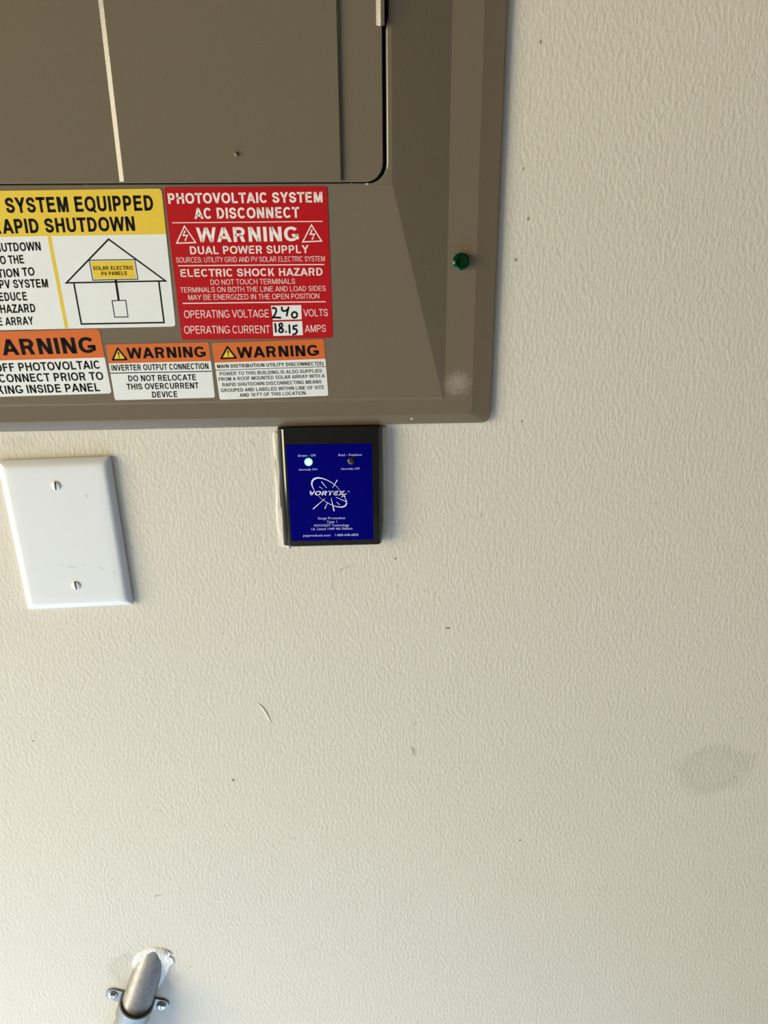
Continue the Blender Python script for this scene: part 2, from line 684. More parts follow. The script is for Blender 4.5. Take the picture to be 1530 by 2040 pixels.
ridge(bm, [(503, 1395), (512, 1400), (522, 1408), (529, 1418), (535, 1429), (541, 1440), (546, 1446)], 0.0018, 0.62)
ridge(bm, [(490, 872), (498, 880), (504, 886), (512, 892)], 0.0009, 0.7)
ridge(bm, [(262, 1612), (280, 1616), (292, 1608), (300, 1618)], 0.0008, 0.7)
ridge(bm, [(300, 1612), (322, 1616), (334, 1624)], 0.0008, 0.7)
ridge(bm, [(300, 1787), (315, 1785), (330, 1783)], 0.0007, 0.75)
ridge(bm, [(66, 1462), (70, 1470), (69, 1478)], 0.0009, 0.7)
ridge(bm, [(1300, 1003), (1316, 1001)], 0.0007, 0.75)
for _ in range(60):      # small nibs under the paint
    x, y = random.uniform(0, 1530), random.uniform(0, 2040)
    if (x < 1030 and y < 880) or (x < 300 and 880 < y < 1230) or (530 < x < 790 and y < 1100):
        continue
    L = random.uniform(4, 9)
    ridge(bm, [(x, y), (x + random.uniform(-2, 2), y + L)], random.uniform(0.0005, 0.0008), 0.6)
wall = obj('wall_back', bm, 'wall', smooth=True)
wall['kind'] = 'structure'


def W(x, y):
    p = WALL.at(x, y)
    return p.x, p.z


PX = 0.55 / 1500 * 1.15
grey = (0.36, 0.34, 0.30)
dk = (0.10, 0.085, 0.07)
pale = (0.80, 0.76, 0.70)
stains = []
for (x, y, rx_, ry_, ang, colr, st, ns, soft, ring) in (
        (1422, 1532, 98, 72, 0, (0.60, 0.555, 0.475), 0.55, 40, 0.35, 0.0),
        (1422, 1532, 98, 72, 0, (0.56, 0.51, 0.43), 0.40, 40, 0.30, 0.25),
        (824, 1496, 6, 17, -18, grey, 0.7, 200, 0.6, 0),
        (825, 1442, 10, 4, -25, grey, 0.4, 200, 0.7, 0),
        (870, 1444, 8, 3, 0, grey, 0.35, 200, 0.7, 0),
        (465, 1554, 3.5, 7, 15, dk, 0.8, 200, 0.5, 0),
        (893, 1251, 6, 2.6, 5, dk, 0.85, 200, 0.5, 0),
        (1036, 1674, 5, 2.4, 5, dk, 0.85, 200, 0.5, 0),
        (1077, 84, 3, 6, -15, dk, 0.7, 200, 0.6, 0),
        (1043, 336, 2.6, 5, 15, dk, 0.6, 200, 0.6, 0),
        (1052, 436, 3, 5, 0, dk, 0.7, 200, 0.6, 0),
        (1028, 517, 3.4, 4, 0, dk, 0.8, 200, 0.5, 0),
        (1040, 839, 3.6, 3.6, 0, (0.3, 0.2, 0.13), 0.8, 200, 0.5, 0),
        (960, 1026, 3, 6, 10, grey, 0.6, 200, 0.5, 0),
        (788, 1113, 4, 3, 0, dk, 0.7, 200, 0.5, 0),
        (847, 1177, 2, 6, 10, dk, 0.4, 200, 0.5, 0),
        (443, 1262, 3, 2.5, 0, dk, 0.5, 200, 0.5, 0),
        (585, 1669, 9, 3, 0, grey, 0.4, 200, 0.7, 0),
        (313, 1784, 16, 4, -8, grey, 0.45, 200, 0.7, 0),
        (66, 1476, 4, 3, 0, dk, 0.6, 200, 0.5, 0),
        (70, 1460, 3, 3, 0, dk, 0.5, 200, 0.5, 0),
        (1308, 1002, 12, 3, -6, grey, 0.35, 200, 0.7, 0),
        (1463, 1548, 2.5, 5, 0, dk, 0.5, 200, 0.5, 0),
        (1478, 1430, 2.5, 3, 0, dk, 0.5, 200, 0.5, 0),
        (1333, 1437, 3, 3, 0, dk, 0.4, 200, 0.5, 0),
        (288, 1940, 100, 72, 25, (0.50, 0.46, 0.39), 0.55, 60, 0.35, 0.35),
        (380, 1926, 4, 4, 0, grey, 0.6, 200, 0.6, 0),
        (262, 1090, 2.4, 2.4, 0, dk, 0.6, 200, 0.6, 0),
        (663, 1160, 3, 26, 12, grey, 0.32, 150, 0.6, 0),
        (684, 1133, 24, 3, -25, grey, 0.32, 150, 0.6, 0),
        (35, 880, 46, 14, 0, (0.58, 0.53, 0.43), 0.4, 90, 0.7, 0)):
    X, Z = W(x, y)
    stains.append((X, Z, rx_ * PX * (0.85 if rx_ < 5 else 1), ry_ * PX * (0.85 if rx_ < 5 else 1), math.radians(ang), colr, st, ns, soft, ring))
add_stains(M['wall'], stains)

bm = bmesh.new()
box(bm, (-2.6, -3.0, -0.1), (2.6, 0, 0))
fl = obj('floor', bm, 'floor')
fl['kind'] = 'structure'

# bare plaster smeared round the conduit, and torn paint round the surge protector: parts of the wall
def blob(bm, pix, h, centre, jitter=0.0, seed=0, inner=0.55):
    """irregular low lump on the wall inside an outline"""
    rnd = random.Random(seed)
    c = WALL.at(*centre)
    out = [WALL.at(x + rnd.uniform(-1, 1) * jitter, y + rnd.uniform(-1, 1) * jitter) for x, y in pix]
    l0 = [p + Vector((0, 0.0005, 0)) for p in out]
    l1 = [p + (c - p) * 0.04 + Vector((0, -h * rnd.uniform(0.5, 0.8), 0)) for p in out]
    l2 = [p + (c - p) * (1 - inner) + Vector((0, -h * rnd.uniform(0.8, 1.25), 0)) for p in out]
    l3 = [p + (c - p) * 0.8 + Vector((0, -h, 0)) for p in out]
    loop_bridge(bm, [l0, l1, l2, l3], False, True)


bm = bmesh.new()
blob(bm, [(263, 1921), (266, 1908), (274, 1900), (285, 1893), (298, 1888), (311, 1886), (324, 1888), (334, 1892), (342, 1896), (338, 1903), (345, 1908),
          (347, 1916), (340, 1925), (334, 1936), (326, 1950), (316, 1966), (300, 1970), (285, 1964), (275, 1946), (268, 1932)], 0.0014, (305, 1925), 1.5, 3)
pl = obj('plaster_patch', bm, 'drywall', wall, smooth=True, angle=50)
pl['label'] = 'rough white plaster smeared around the grey conduit'
bm = bmesh.new()
blob(bm, [(558, 1090), (553, 1060), (549, 1020), (551, 985), (547, 950), (549, 918), (545, 890), (543, 862), (547, 856), (553, 858), (554, 880), (557, 905), (556, 930), (558, 950),
          (558, 985), (560, 1010), (562, 1040), (566, 1066), (574, 1082), (577, 1094), (570, 1092)], 0.0012, (557, 990), 1.0, 5, 0.7)
tp = obj('torn_paint_edge', bm, 'wall', wall, smooth=True, angle=50)
tp['label'] = 'ragged raised paint edge left of the surge protector'
bm = bmesh.new()
pts = [WALL.at(x, y) + Vector((0, 0.001, 0)) for x, y in ((764, 850), (765, 900), (766, 950), (766, 1000), (765, 1030), (763, 1055), (760, 1073))]
tube(bm, pts, [0.0024, 0.0026, 0.0024, 0.0022, 0.0020, 0.0018, 0.001], 10)
ck = obj('caulk_bead', bm, 'wall', wall, smooth=True, angle=60)
ck['label'] = 'painted caulk bead right of the surge protector'

# ------------------------------------------------------------------ electrical panel
H1, H2 = 0.0055, 0.0145
pL = wallplane(0.0035).at(976, 842)
pB = wallplane(H1).at(939, 824)
pF = wallplane(H1).at(886, 795)
pI = wallplane(H2).at(781, 370)
pO = wallplane(H2).at(773.5, 366)
XL, ZT = -0.40, pL.z + 0.92
panel = thing('electrical_panel', 'taupe metal breaker panel with a closed door and sloped sides', 'electrical panel', (pI.x - 0.2, 0, pL.z))


def ring_of(px_, inset_from, r, y, extra):
    d = pL.x - px_.x
    dz = px_.z - pL.z
    return lift2(rrect(XL + d, px_.x, px_.z, ZT - dz, r, 6, extra), y)


zj = [wallplane(H2).at(774, y).z for y in (60, 44, 30)]
straight = [(z, 0.0) for z in zj]
jog = [(zj[0], 0.0), (zj[1], 0.0006), (zj[2], 0.0016)]
bm = bmesh.new()
loops = []
pW = Vector((pL.x, 0, pL.z))
loops.append(ring_of(pL, 0, 0.006, -0.0004, straight))
loops.append(ring_of(pL, 0, 0.006, -0.0030, straight))
q = pL + Vector((-0.0006, 0, 0.0006))
loops.append(ring_of(q, 0, 0.0055, -0.0036, straight))
q = pB + Vector((0.0006, 0, -0.0006))
loops.append(ring_of(q, 0, 0.002, -H1 + 0.0001, straight))
loops.append(ring_of(pB, 0, 0.0016, -H1, straight))
loops.append(ring_of(pF, 0, 0.0016, -H1, straight))
q = pF + Vector((-0.0015, 0, 0.0015))
loops.append(ring_of(q, 0, 0.0014, -H1 - 0.0003, straight))
q = pI + Vector((0.0006, 0, -0.0006))
loops.append(ring_of(q, 0, 0.0008, -H2 + 0.0001, straight))
loops.append(ring_of(pI, 0, 0.0008, -H2, straight))
# door opening: rounded rim, then down into the gap
RO = 0.0125
od = pI.x - pO.x
XO0, ZO1 = XL + 0.06, ZT - 0.10
loops.append(lift2(rrect(XO0, pO.x, pO.z, ZO1, RO, 6, jog), -H2))
q = 0.0005
loops.append(lift2(rrect(XO0 + q, pO.x - q, pO.z + q * .6, ZO1 - q, RO - q, 6, jog), -H2 + 0.0003))
q = 0.0011
loops.append(lift2(rrect(XO0 + q, pO.x - q, pO.z + q * .6, ZO1 - q, RO - q, 6, jog), -H2 + 0.0014))
loops.append(lift2(rrect(XO0 + q, pO.x - q, pO.z + q * .6, ZO1 - q, RO - q, 6, jog), -H2 + 0.0090))
rings = loop_bridge(bm, loops, False, True)
bm.faces.ensure_lookup_table()
bm.faces[-1].material_index = 1
cover = obj('cover', bm, ['taupe', 'gap'], panel, smooth=True, angle=6)
# scraped enamel at the corner of the flange, chips along the opening
TC = M['taupe']

# door
HD = H2 + 0.0002
DP = wallplane(HD)
dr = DP.at(762.5, 200).x
db = pO.z + 0.0011
bm = bmesh.new()
xd0, zd1 = XO0 + 0.003, ZO1 - 0.003
q = 0.0006
loops = [lift2(rrect(xd0, dr, db, zd1, RO - 0.001, 6), -H2 + 0.0085),
         lift2(rrect(xd0, dr, db, zd1, RO - 0.001, 6), -HD + 0.0006),
         lift2(rrect(xd0 + q / 3, dr - q / 3, db + q / 3, zd1, RO - 0.0012, 6), -HD + 0.00015),
         lift2(rrect(xd0 + q, dr - q, db + q, zd1 - q, RO - 0.0016, 6), -HD)]
loop_bridge(bm, loops, False, True)
# raised field, its side walls bevelled; runs the height of the door
HF = HD + 0.0019
xa0 = DP.at(236.5, 350).x
xa1 = wallplane(HF).at(245.5, 350).x
xb1 = wallplane(HF).at(674.5, 200).x
xb0 = DP.at(680.5, 200).x
zb = db + 0.0008
prof = [(xa0, HD - 0.0004), (xa0 + 0.0001, HD), (xa1 - 0.0002, HF - 0.0001), (xa1 + 0.0001, HF), (xb1, HF), (xb0 - 0.0004, HD + 0.0004), (xb0, HD - 0.0004)]
v0 = [bm.verts.new((x, -h, zb + (0.0002 if h > HD else 0))) for x, h in prof]
v1 = [bm.verts.new((x, -h, zd1 - 0.004)) for x, h in prof]
for i in range(len(prof) - 1):
    bm.faces.new((v0[i], v0[i + 1], v1[i + 1], v1[i]))
bm.faces.new(v0)
bm.faces.new(v1)
# a paint pimple on the door
p = wallplane(HF).at(470.5, 307)
dome(bm, p, (0, -1, 0), 0.0014, 0.0016, 14, 4)
door = obj('door', bm, 'taupe', panel, smooth=True, angle=12)

# slide latch at the edge of the door
bm = bmesh.new()
zl = DP.at(752, 54).z
lx = [DP.at(x, 40).x for x in (748.5, 750.5, 757.8, 759, 765.5)]
pr = [(lx[0], HD - 0.0003), (lx[0] + 0.0002, HD + 0.0012), (lx[1], HD + 0.0014), (lx[1] * .5 + lx[2] * .5, HD + 0.0022), (lx[2], HD + 0.0030), (lx[3], HD + 0.0031), (lx[4], HD + 0.0028), (lx[4], HD - 0.0003)]
v0 = [bm.verts.new((x, -h, zl + (0.0006 if i in (0, 1, 6, 7) else 0))) for i, (x, h) in enumerate(pr)]
v1 = [bm.verts.new((x, -h, zl + 0.09)) for x, h in pr]
for i in range(len(pr) - 1):
    bm.faces.new((v0[i], v0[i + 1], v1[i + 1], v1[i]))
bm.faces.new(v0)
bm.faces.new(v1)
lt = obj('slide_latch', bm, 'taupe', door, smooth=True, angle=20)

# green hex screw through the flange
SP = wallplane(H1).at(918, 521)
bm = bmesh.new()


def hexring(c, r, y, n=6, rot=12):
    return [(c.x + r * math.cos(math.radians(rot + 360 * k / n)), -y, c.z + r * math.sin(math.radians(rot + 360 * k / n))) for k in range(n)]


y0 = H1
N = 24
def hx(r, y, blend):
    out = []
    for k in range(N):
        a = math.radians(360 * k / N)
        aa = math.radians(((360 * k / N - 12) % 60) - 30)
        rr = r * ((1 - blend) + blend * 0.9 / math.cos(aa))
        out.append((SP.x + rr * math.cos(a), -y, SP.z + rr * math.sin(a)))
    return out
loop_bridge(bm, [hx(0.0057, y0 - 0.0002, 0), hx(0.0057, y0 + 0.0006, 0), hx(0.0050, y0 + 0.0010, 0), hx(0.0050, y0 + 0.0011, 1), hx(0.0050, y0 + 0.0036, 1), hx(0.0044, y0 + 0.0044, 0.6),
                 hx(0.0036, y0 + 0.0045, 0), hx(0.0031, y0 + 0.0039, 0), hx(0.0010, y0 + 0.0035, 0)], False, True)
gs = obj('cover_screw', bm, 'green', panel, smooth=True, angle=25)
gs['label'] = 'dark green hex head screw on the right flange'

# shader marks on the enamel, in the panel's own coordinates
po = panel.location
def pst(x, y, h, rx_, ry_, ang, colr, st, ns, soft):
    p = wallplane(h).at(x, y) - po
    return (p.x, p.z, rx_ / 2750, ry_ / 2750, math.radians(ang), colr, st, ns, soft, 0)
add_stains(M['taupe'], [pst(911, 765, H1, 38, 34, -10, (0.34, 0.30, 0.25), 0.85, 420, 0.9),
                        pst(820, 835, H1, 3, 3, 0, (0.75, 0.70, 0.62), 0.9, 200, 0.4),
                        pst(731, 366, H2, 4, 2.2, 0, (0.80, 0.76, 0.70), 0.9, 200, 0.4),
                        pst(699, 365, H2, 3, 1.6, 0, (0.6, 0.55, 0.48), 0.8, 200, 0.4),
                        pst(170, 368, H2, 6, 2, 0, (0.36, 0.33, 0.30), 0.7, 200, 0.6),
                        pst(928, 495, H1, 3, 3, 0, (0.36, 0.32, 0.27), 0.7, 300, 0.6)])

# ------------------------------------------------------------------ stickers on the lower slope of the cover
A_ = Vector((0, -H2, pI.z))
B_ = Vector((0, -H1, pF.z))
t = (A_ - B_).normalized()
SLOPE = Plane(B_, t.cross(Vector((1, 0, 0))) if t.cross(Vector((1, 0, 0))).y < 0 else -t.cross(Vector((1, 0, 0))))
TH = 0.00030
L1, L2, L3 = TH + 0.00003, TH + 0.00006, TH + 0.00009
STK = 'warning stickers on the breaker panel'


def sticker(name, label, corners, base, r=0.0016, left_more=0.0):
    sh = Sheet(SLOPE, *corners)
    rootloc = sh.pt(0, -sh.h / 2)
    root = thing(name, label, 'sticker', rootloc, STK)
    bm = bmesh.new()
    sh.a0 = -sh.w / 2 - left_more
    sh.rect(bm, sh.a0, sh.w / 2, -sh.h / 2, sh.h / 2, -0.00008, TH, r)
    obj('sticker_sheet', bm, base, root)
    return sh, root


def band(sh, root, y_left, y_right, name, m, r=0.0016):
    """coloured header from the measured lower edge up to the sheet's top"""
    b0 = (sh.uv(*y_left)[1] + sh.uv(*y_right)[1]) / 2
    bm = bmesh.new()
    sh.rect(bm, sh.a0, sh.w / 2, b0, sh.h / 2, TH - 0.00002, L1, r, 0, (0, 1, 1, 0))
    return obj(name, bm, m, root)


def caution(sh, root, apex, left, right):
    """black-edged yellow triangle with an exclamation mark"""
    bm = bmesh.new()
    tri = [apex, right, left]
    c = (sum(p[0] for p in tri) / 3, sum(p[1] for p in tri) / 3)

    def rt(s, lift, mi):
        pts = []
        for i in range(3):
            p = [c[k] + (tri[i][k] - c[k]) * s for k in (0, 1)]
            for q_ in (tri[(i + 2) % 3], tri[(i + 1) % 3]):
                qq = [c[k] + (q_[k] - c[k]) * s for k in (0, 1)]
                pts.append((p[0] + (qq[0] - p[0]) * 0.06, p[1] + (qq[1] - p[1]) * 0.06))
        sh.poly(bm, pts, lift, mi)
    rt(1.08, L2, 0)
    rt(0.70, L3, 1)
    hgt = (left[1] + right[1]) / 2 - apex[1]
    mx = (left[0] + right[0]) / 2
    ax = (mx - apex[0]) / hgt
    w = hgt * 0.06
    def P(f, dx):
        return (apex[0] + ax * hgt * f + dx, apex[1] + hgt * f)
    sh.poly(bm, [P(.36, -w), P(.36, w), P(.70, w * .5), P(.70, -w * .5)], L3 + 0.00003, 0)
    sh.poly(bm, [P(.76, -w * .8), P(.76, w * .8), P(.84, w * .8), P(.84, -w * .8)], L3 + 0.00003, 0)
    obj('caution_symbol', bm, ['ink', 'yellow'], root)


# yellow rapid shutdown sticker (runs out of the picture on the left)
sh, root = sticker('rapid_shutdown_sticker', 'large yellow and white sticker with a house drawing and rapid shutdown text',
                   ((0, 380.6), (317.6, 375.2), (354, 650.7), (42, 656.2)), 'vinyl', 0.0022, 0.105)
band(sh, root, (0, 471.9), (327, 466.5), 'header_band', 'yellow', 0.0022)
bm = bmesh.new()
sh.poly(bm, [(94.6, 471), (102.0, 470.8), (136.5, 653.6), (129.8, 653.8)], L1)
obj('divider_stripe', bm, 'yellow', root)
bm = bmesh.new()
sh.text(bm, 'PV SYSTEM EQUIPPED', 14.1, 424.6, 306.6, 419.4, 30.6, 0.030, 'SYSTEM EQUIPPED', L2)
sh.text(bm, 'RAPID SHUTDOWN', 91.8, 463.7, 270.1, 459.6, 28.7, 0.030, 'SHUTDOWN', L2)
for s, fit, x0, y0_, x1, y1_, cp in (
        ('SHUTDOWN', 'UTDOWN', 5, 501.6, 82.4, 498.9, 17.4), ('TO THE', 'THE', 18.4, 526, 49, 524.6, 17),
        ('POSITION TO', 'TO', 45.9, 550.5, 70.1, 548.8, 17), ('PV SYSTEM', 'PV SYSTEM', 0.5, 574.7, 97, 572.4, 17),
        ('REDUCE', 'DUCE', 10.6, 599.6, 55.3, 598.4, 17), ('HAZARD', 'HAZARD', 2.4, 624, 71.8, 621.8, 17), ('THE ARRAY', 'ARRAY', 11.8, 648.4, 68.2, 646.2, 16)):
    sh.text(bm, s, x0, y0_, x1, y1_, cp, 0.022, fit, L2)
obj('lettering', bm, 'ink', root)
bm = bmesh.new()
sh.line(bm, [(216.5, 476.5), (330.0, 559.6), (132.5, 563.4)], 3.0, L2, True)
sh.line(bm, [(147.2, 563), (162.4, 645.3), (327, 642.5), (316.5, 560.4)], 3.0, L2)
sh.line(bm, [(178.1, 518.4), (268.9, 517.2), (274.8, 556.2), (185.2, 558)], 1.7, L2, True)
sh.line(bm, [(230.6, 557.5), (236.8, 598.4)], 4.3, L2)
sh.line(bm, [(223.5, 599), (250.6, 598.2), (255.3, 631.2), (228.7, 631.6)], 1.7, L2, True)
sh.poly(bm, [(181.2, 520.4), (266.5, 519.3), (271.8, 554.4), (187.6, 556)], L1, 1)
sh.text(bm, 'SOLAR ELECTRIC', 185.9, 537.9, 265.9, 537, 7.6, 0.022, None, L2)
sh.text(bm, 'PV PANELS', 202.8, 548.9, 253.4, 547.7, 7.6, 0.022, None, L2)
hd = obj('house_drawing', bm, ['ink', 'yellow'], root)
hd['label'] = 'black outline drawing of a house with a yellow panel in its roof'

# red AC disconnect sticker
TX = lambda x: 310 + x / 4.026
TY = lambda y: 350 + y / 4.026
TP = lambda x, y: (TX(x), TY(y))
sh, root = sticker('disconnect_sticker', 'square red sticker with white warning text and handwritten voltage boxes',
                   (TP(62, 95), TP(1378, 85), TP(1418, 1302), TP(215, 1315)), 'red', 0.0018)
bm = bmesh.new()
for s, x0, y0_, x1, y1_, cp, bo in (
        ('PHOTOVOLTAIC SYSTEM', 105, 226, 1340, 214, 85, 0.026), ('AC DISCONNECT', 313, 347, 1155, 338, 88, 0.026),
        ('WARNING', 335, 534, 1150, 525, 118, 0.026), ('DUAL POWER SUPPLY', 280, 631, 1230, 620, 64, 0.02),
        ('SOURCES: UTILITY GRID AND PV SOLAR ELECTRIC SYSTEM', 168, 697, 1358, 686, 42, 0.0), ('ELECTRIC SHOCK HAZARD', 203, 812, 1340, 800, 62, 0.02),
        ('DO NOT TOUCH TERMINALS', 443, 875, 1120, 867, 42, 0.0), ('TERMINALS ON BOTH THE LINE AND LOAD SIDES', 200, 937, 1365, 923, 41, 0.0),
        ('MAY BE ENERGIZED IN THE OPEN POSITION', 265, 997, 1313, 985, 42, 0.0), ('OPERATING VOLTAGE', 233, 1142, 910, 1135, 62, 0.002), ('VOLTS', 1187, 1129, 1383, 1126, 58, 0.002),
        ('OPERATING CURRENT', 233, 1267, 920, 1262, 62, 0.002), ('AMPS', 1198, 1255, 1367, 1252, 57, 0.002)):
    sh.text(bm, s, TX(x0), TY(y0_), TX(x1), TY(y1_), cp / 4.026, bo, None, L1)
for a, c, w in (((135, 378), (1340, 366), 7), ((180, 722), (1353, 712), 8), ((218, 1024), (1365, 1010), 8)):
    sh.line(bm, [TP(*a), TP(*c)], w / 4.026, L1)
obj('lettering', bm, 'white_ink', root)
for ap, le, ri in (((232, 405), (170, 541), (322, 536)), ((1250, 395), (1180, 531), (1331, 524))):
    bm = bmesh.new()
    sh.line(bm, [TP(*ap), TP(*ri), TP(*le)], 2.4, L1, True)
    ox, oy = ap[0] - 232, ap[1] - 405
    sh.line(bm, [TP(238 + ox, 440 + oy), TP(222 + ox, 480 + oy), TP(256 + ox, 478 + oy), TP(240 + ox, 516 + oy)], 2.2, L1, False, 0, [2.6, 2.4, 2.4, 1.6])
    sh.poly(bm, [TP(230 + ox, 508 + oy), TP(252 + ox, 514 + oy), TP(238 + ox, 526 + oy)], L1)
    obj('shock_symbol', bm, 'white_ink', root)


def arc(cx, cy, rx_, ry_, a0, a1, n=9):
    return [(cx + rx_ * math.cos(math.radians(a0 + (a1 - a0) * i / n)), cy + ry_ * math.sin(math.radians(a0 + (a1 - a0) * i / n))) for i in range(n + 1)]


boxes = (([(925, 1042), (1168, 1037), (1172, 1152), (940, 1158)],
          [[(934, 1066), (948, 1058), (965, 1066), (968, 1088), (958, 1112), (940, 1138), (962, 1136), (1008, 1139)],
           [(1014, 1050), (1012, 1070), (1020, 1084), (1042, 1084), (1066, 1068)], [(1068, 1050), (1058, 1090), (1050, 1128)],
           arc(1114, 1116, 22, 24, -70, 300)]),
         ([(938, 1172), (1175, 1165), (1182, 1278), (945, 1285)],
          [[(958, 1182), (962, 1215), (966, 1258)],
           [(1020, 1192)] + arc(1006, 1200, 14, 16, -40, -240, 7) + [(1010, 1226)] + arc(1006, 1240, 17, 16, -40, 240, 9) + [(1010, 1216), (1020, 1194)],
           [(1040, 1252), (1052, 1250)], [(1072, 1192), (1074, 1230), (1076, 1266)],
           [(1138, 1200), (1106, 1206), (1106, 1228), (1126, 1230), (1136, 1246), (1124, 1268), (1098, 1274)]]))
for k, (bx, strokes) in enumerate(boxes):
    bm = bmesh.new()
    sh.poly(bm, [TP(*p) for p in bx], L1, 0)
    for st in strokes:
        sh.line(bm, [TP(*p) for p in st], 3.7, L2, False, 1)
    wb = obj('write_in_box', bm, ['vinyl', 'ink'], root)
    wb['label'] = ('white box with handwritten 240', 'white box with handwritten 18.15')[k]

# three orange-topped stickers
sh, root = sticker('panel_warning_sticker', 'largest orange-topped warning sticker, cut by the left edge, about work inside the panel',
                   ((0, 660.2), (197.8, 656), (222.9, 783), (31, 789.9)), 'vinyl', 0.0020, 0.085)
band(sh, root, (0, 717.6), (210, 712.4), 'header_band', 'orange', 0.0020)
bm = bmesh.new()
sh.text(bm, 'WARNING', 6.7, 707.8, 192.9, 702.6, 32, 0.028, 'ARNING', L2)
sh.text(bm, 'OFF PHOTOVOLTAIC', 39.3, 739.4, 200, 734.4, 16.7, 0.020, 'PHOTOVOLTAIC', L2)
sh.text(bm, 'DISCONNECT PRIOR TO', 0, 762, 207.1, 756.8, 16.5, 0.020, 'CONNECT PRIOR TO', L2)
sh.text(bm, 'WORKING INSIDE PANEL', 55.6, 783.2, 200, 779.1, 16.5, 0.020, 'INSIDE PANEL', L2)
obj('lettering', bm, 'ink', root)

sh, root = sticker('inverter_warning_sticker', 'small orange-topped warning sticker about the inverter output connection, middle of the row',
                   ((210.7, 686), (415.9, 681.9), (428.8, 791.8), (228.9, 797.3)), 'vinyl', 0.0014)
band(sh, root, (216.7, 723.8), (420.6, 719.3), 'header_band', 'orange', 0.0014)
caution(sh, root, (234.4, 691.5), (223.3, 717.6), (254.6, 716.8))
bm = bmesh.new()
sh.text(bm, 'WARNING', 254.8, 714.2, 410.7, 711.4, 21.5, 0.028, None, L2)
sh.text(bm, 'INVERTER OUTPUT CONNECTION', 223.3, 738.7, 415.9, 734.9, 11.8, 0.020, None, L2)
sh.text(bm, 'DO NOT RELOCATE', 256.7, 759.6, 391.2, 757.2, 11.8, 0.020, None, L2)
sh.text(bm, 'THIS OVERCURRENT', 253.3, 776, 396.6, 773.4, 11.8, 0.020, None, L2)
sh.text(bm, 'DEVICE', 304, 791.8, 354.2, 790.8, 11.8, 0.020, None, L2)
sh.line(bm, [(220, 743.3), (421.4, 739.4)], 1.7, L2)
obj('lettering', bm, 'ink', root)

sh, root = sticker('utility_warning_sticker', 'orange-topped warning sticker with dense small print, directly below the red sticker',
                   ((422.2, 683), (645.3, 675.8), (654.2, 787.8), (437.8, 796.5)), 'vinyl', 0.0014)
band(sh, root, (426.5, 722.4), (649.3, 714.8), 'header_band', 'orange', 0.0014)
caution(sh, root, (453, 688.8), (439.2, 715), (472.4, 713.6))
bm = bmesh.new()
sh.text(bm, 'WARNING', 473.8, 713.2, 635.9, 708.4, 21.8, 0.028, None, L2)
sh.text(bm, 'MAIN DISTRIBUTION UTILITY DISCONNECT(S)', 433, 733.2, 644.6, 727.2, 7.0, 0.022, None, L2)
for s, x0, y0_, x1, y1_ in (('POWER TO THIS BUILDING IS ALSO SUPPLIED', 438.2, 748.2, 641.8, 741.9), ('FROM A ROOF MOUNTED SOLAR ARRAY WITH A', 435.9, 758.8, 647.2, 751.8),
                            ('RAPID SHUTDOWN DISCONNECTING MEANS', 443.6, 769.9, 641, 763.5), ('GROUPED AND LABELED WITHIN LINE OF SITE', 440.6, 781.2, 645.8, 774.6),
                            ('AND 10 FT OF THIS LOCATION.', 477.8, 790.6, 611.2, 785.9)):
    sh.text(bm, s, x0, y0_, x1, y1_, 7.0, 0.015, None, L2)
sh.line(bm, [(428.4, 737.6), (648.8, 730.1)], 1.1, L2)
obj('lettering', bm, 'ink', root)

# ------------------------------------------------------------------ surge protector
HS = 0.0085
FP = wallplane(HS)
sx0, sx1 = FP.at(572, 1000).x, FP.at(756, 1000).x
sz0 = FP.at(650, 1087).z
sz1 = pL.z - 0.0006
SB = thing('surge_protector', 'black surge protector box with a blue label set in the wall under the panel', 'surge protector', ((sx0 + sx1) / 2, 0, sz0))
bm = bmesh.new()
def sring(gx, gz0, y, r):
    return lift2(rrect(sx0 - gx, sx1 + gx * 0.35, sz0 - gz0, sz1, r, 5), y)
loop_bridge(bm, [sring(0.0047, 0.0004, 0.004, 0.001), sring(0.0047, 0.0004, -0.0048, 0.001), sring(0.0044, 0.0003, -0.0054, 0.0012), sring(0.0003, 0.0001, -HS + 0.0003, 0.0014),
                 sring(0.0, 0.0, -HS + 0.0001, 0.0016), sring(-0.001, -0.0006, -HS, 0.0016)], False, True)
obj('housing', bm, 'black_abs', SB, smooth=True, angle=40)

sh = Sheet(FP, (569.2, 886.1), (740.9, 883.3), (743.5, 1074.4), (581.2, 1077.9))
bm = bmesh.new()
sh.rect(bm, -sh.w / 2, sh.w / 2, -sh.h / 2, sh.h / 2, -0.00005, 0.00015, 0.0006)
lab = obj('front_label', bm, 'blue', SB)
lab['label'] = 'deep blue label with white printing'
TX = lambda x: 530 + x / 5.667
TY = lambda y: 830 + y / 5.667
TP = lambda x, y: (TX(x), TY(y))
Lb = 0.00019
bm = bmesh.new()
CAPS = (
        ('Green - OK', 358, 453, 567, 447, 25, 0.012), ('Normally ON', 372, 610, 577, 604, 22, 0.008), ('Red - Replace', 818, 445, 1083, 440, 25, 0.012), ('Normally OFF', 848, 600, 1060, 596, 22, 0.008))
for s, x0, y0_, x1, y1_, cp, bo in CAPS:
    sh.text(bm, s, TX(x0), TY(y0_), TX(x1), TY(y1_), cp / 5.667, bo, None, Lb)
obj('indicator_captions', bm, 'blue_text', lab)
bm = bmesh.new()
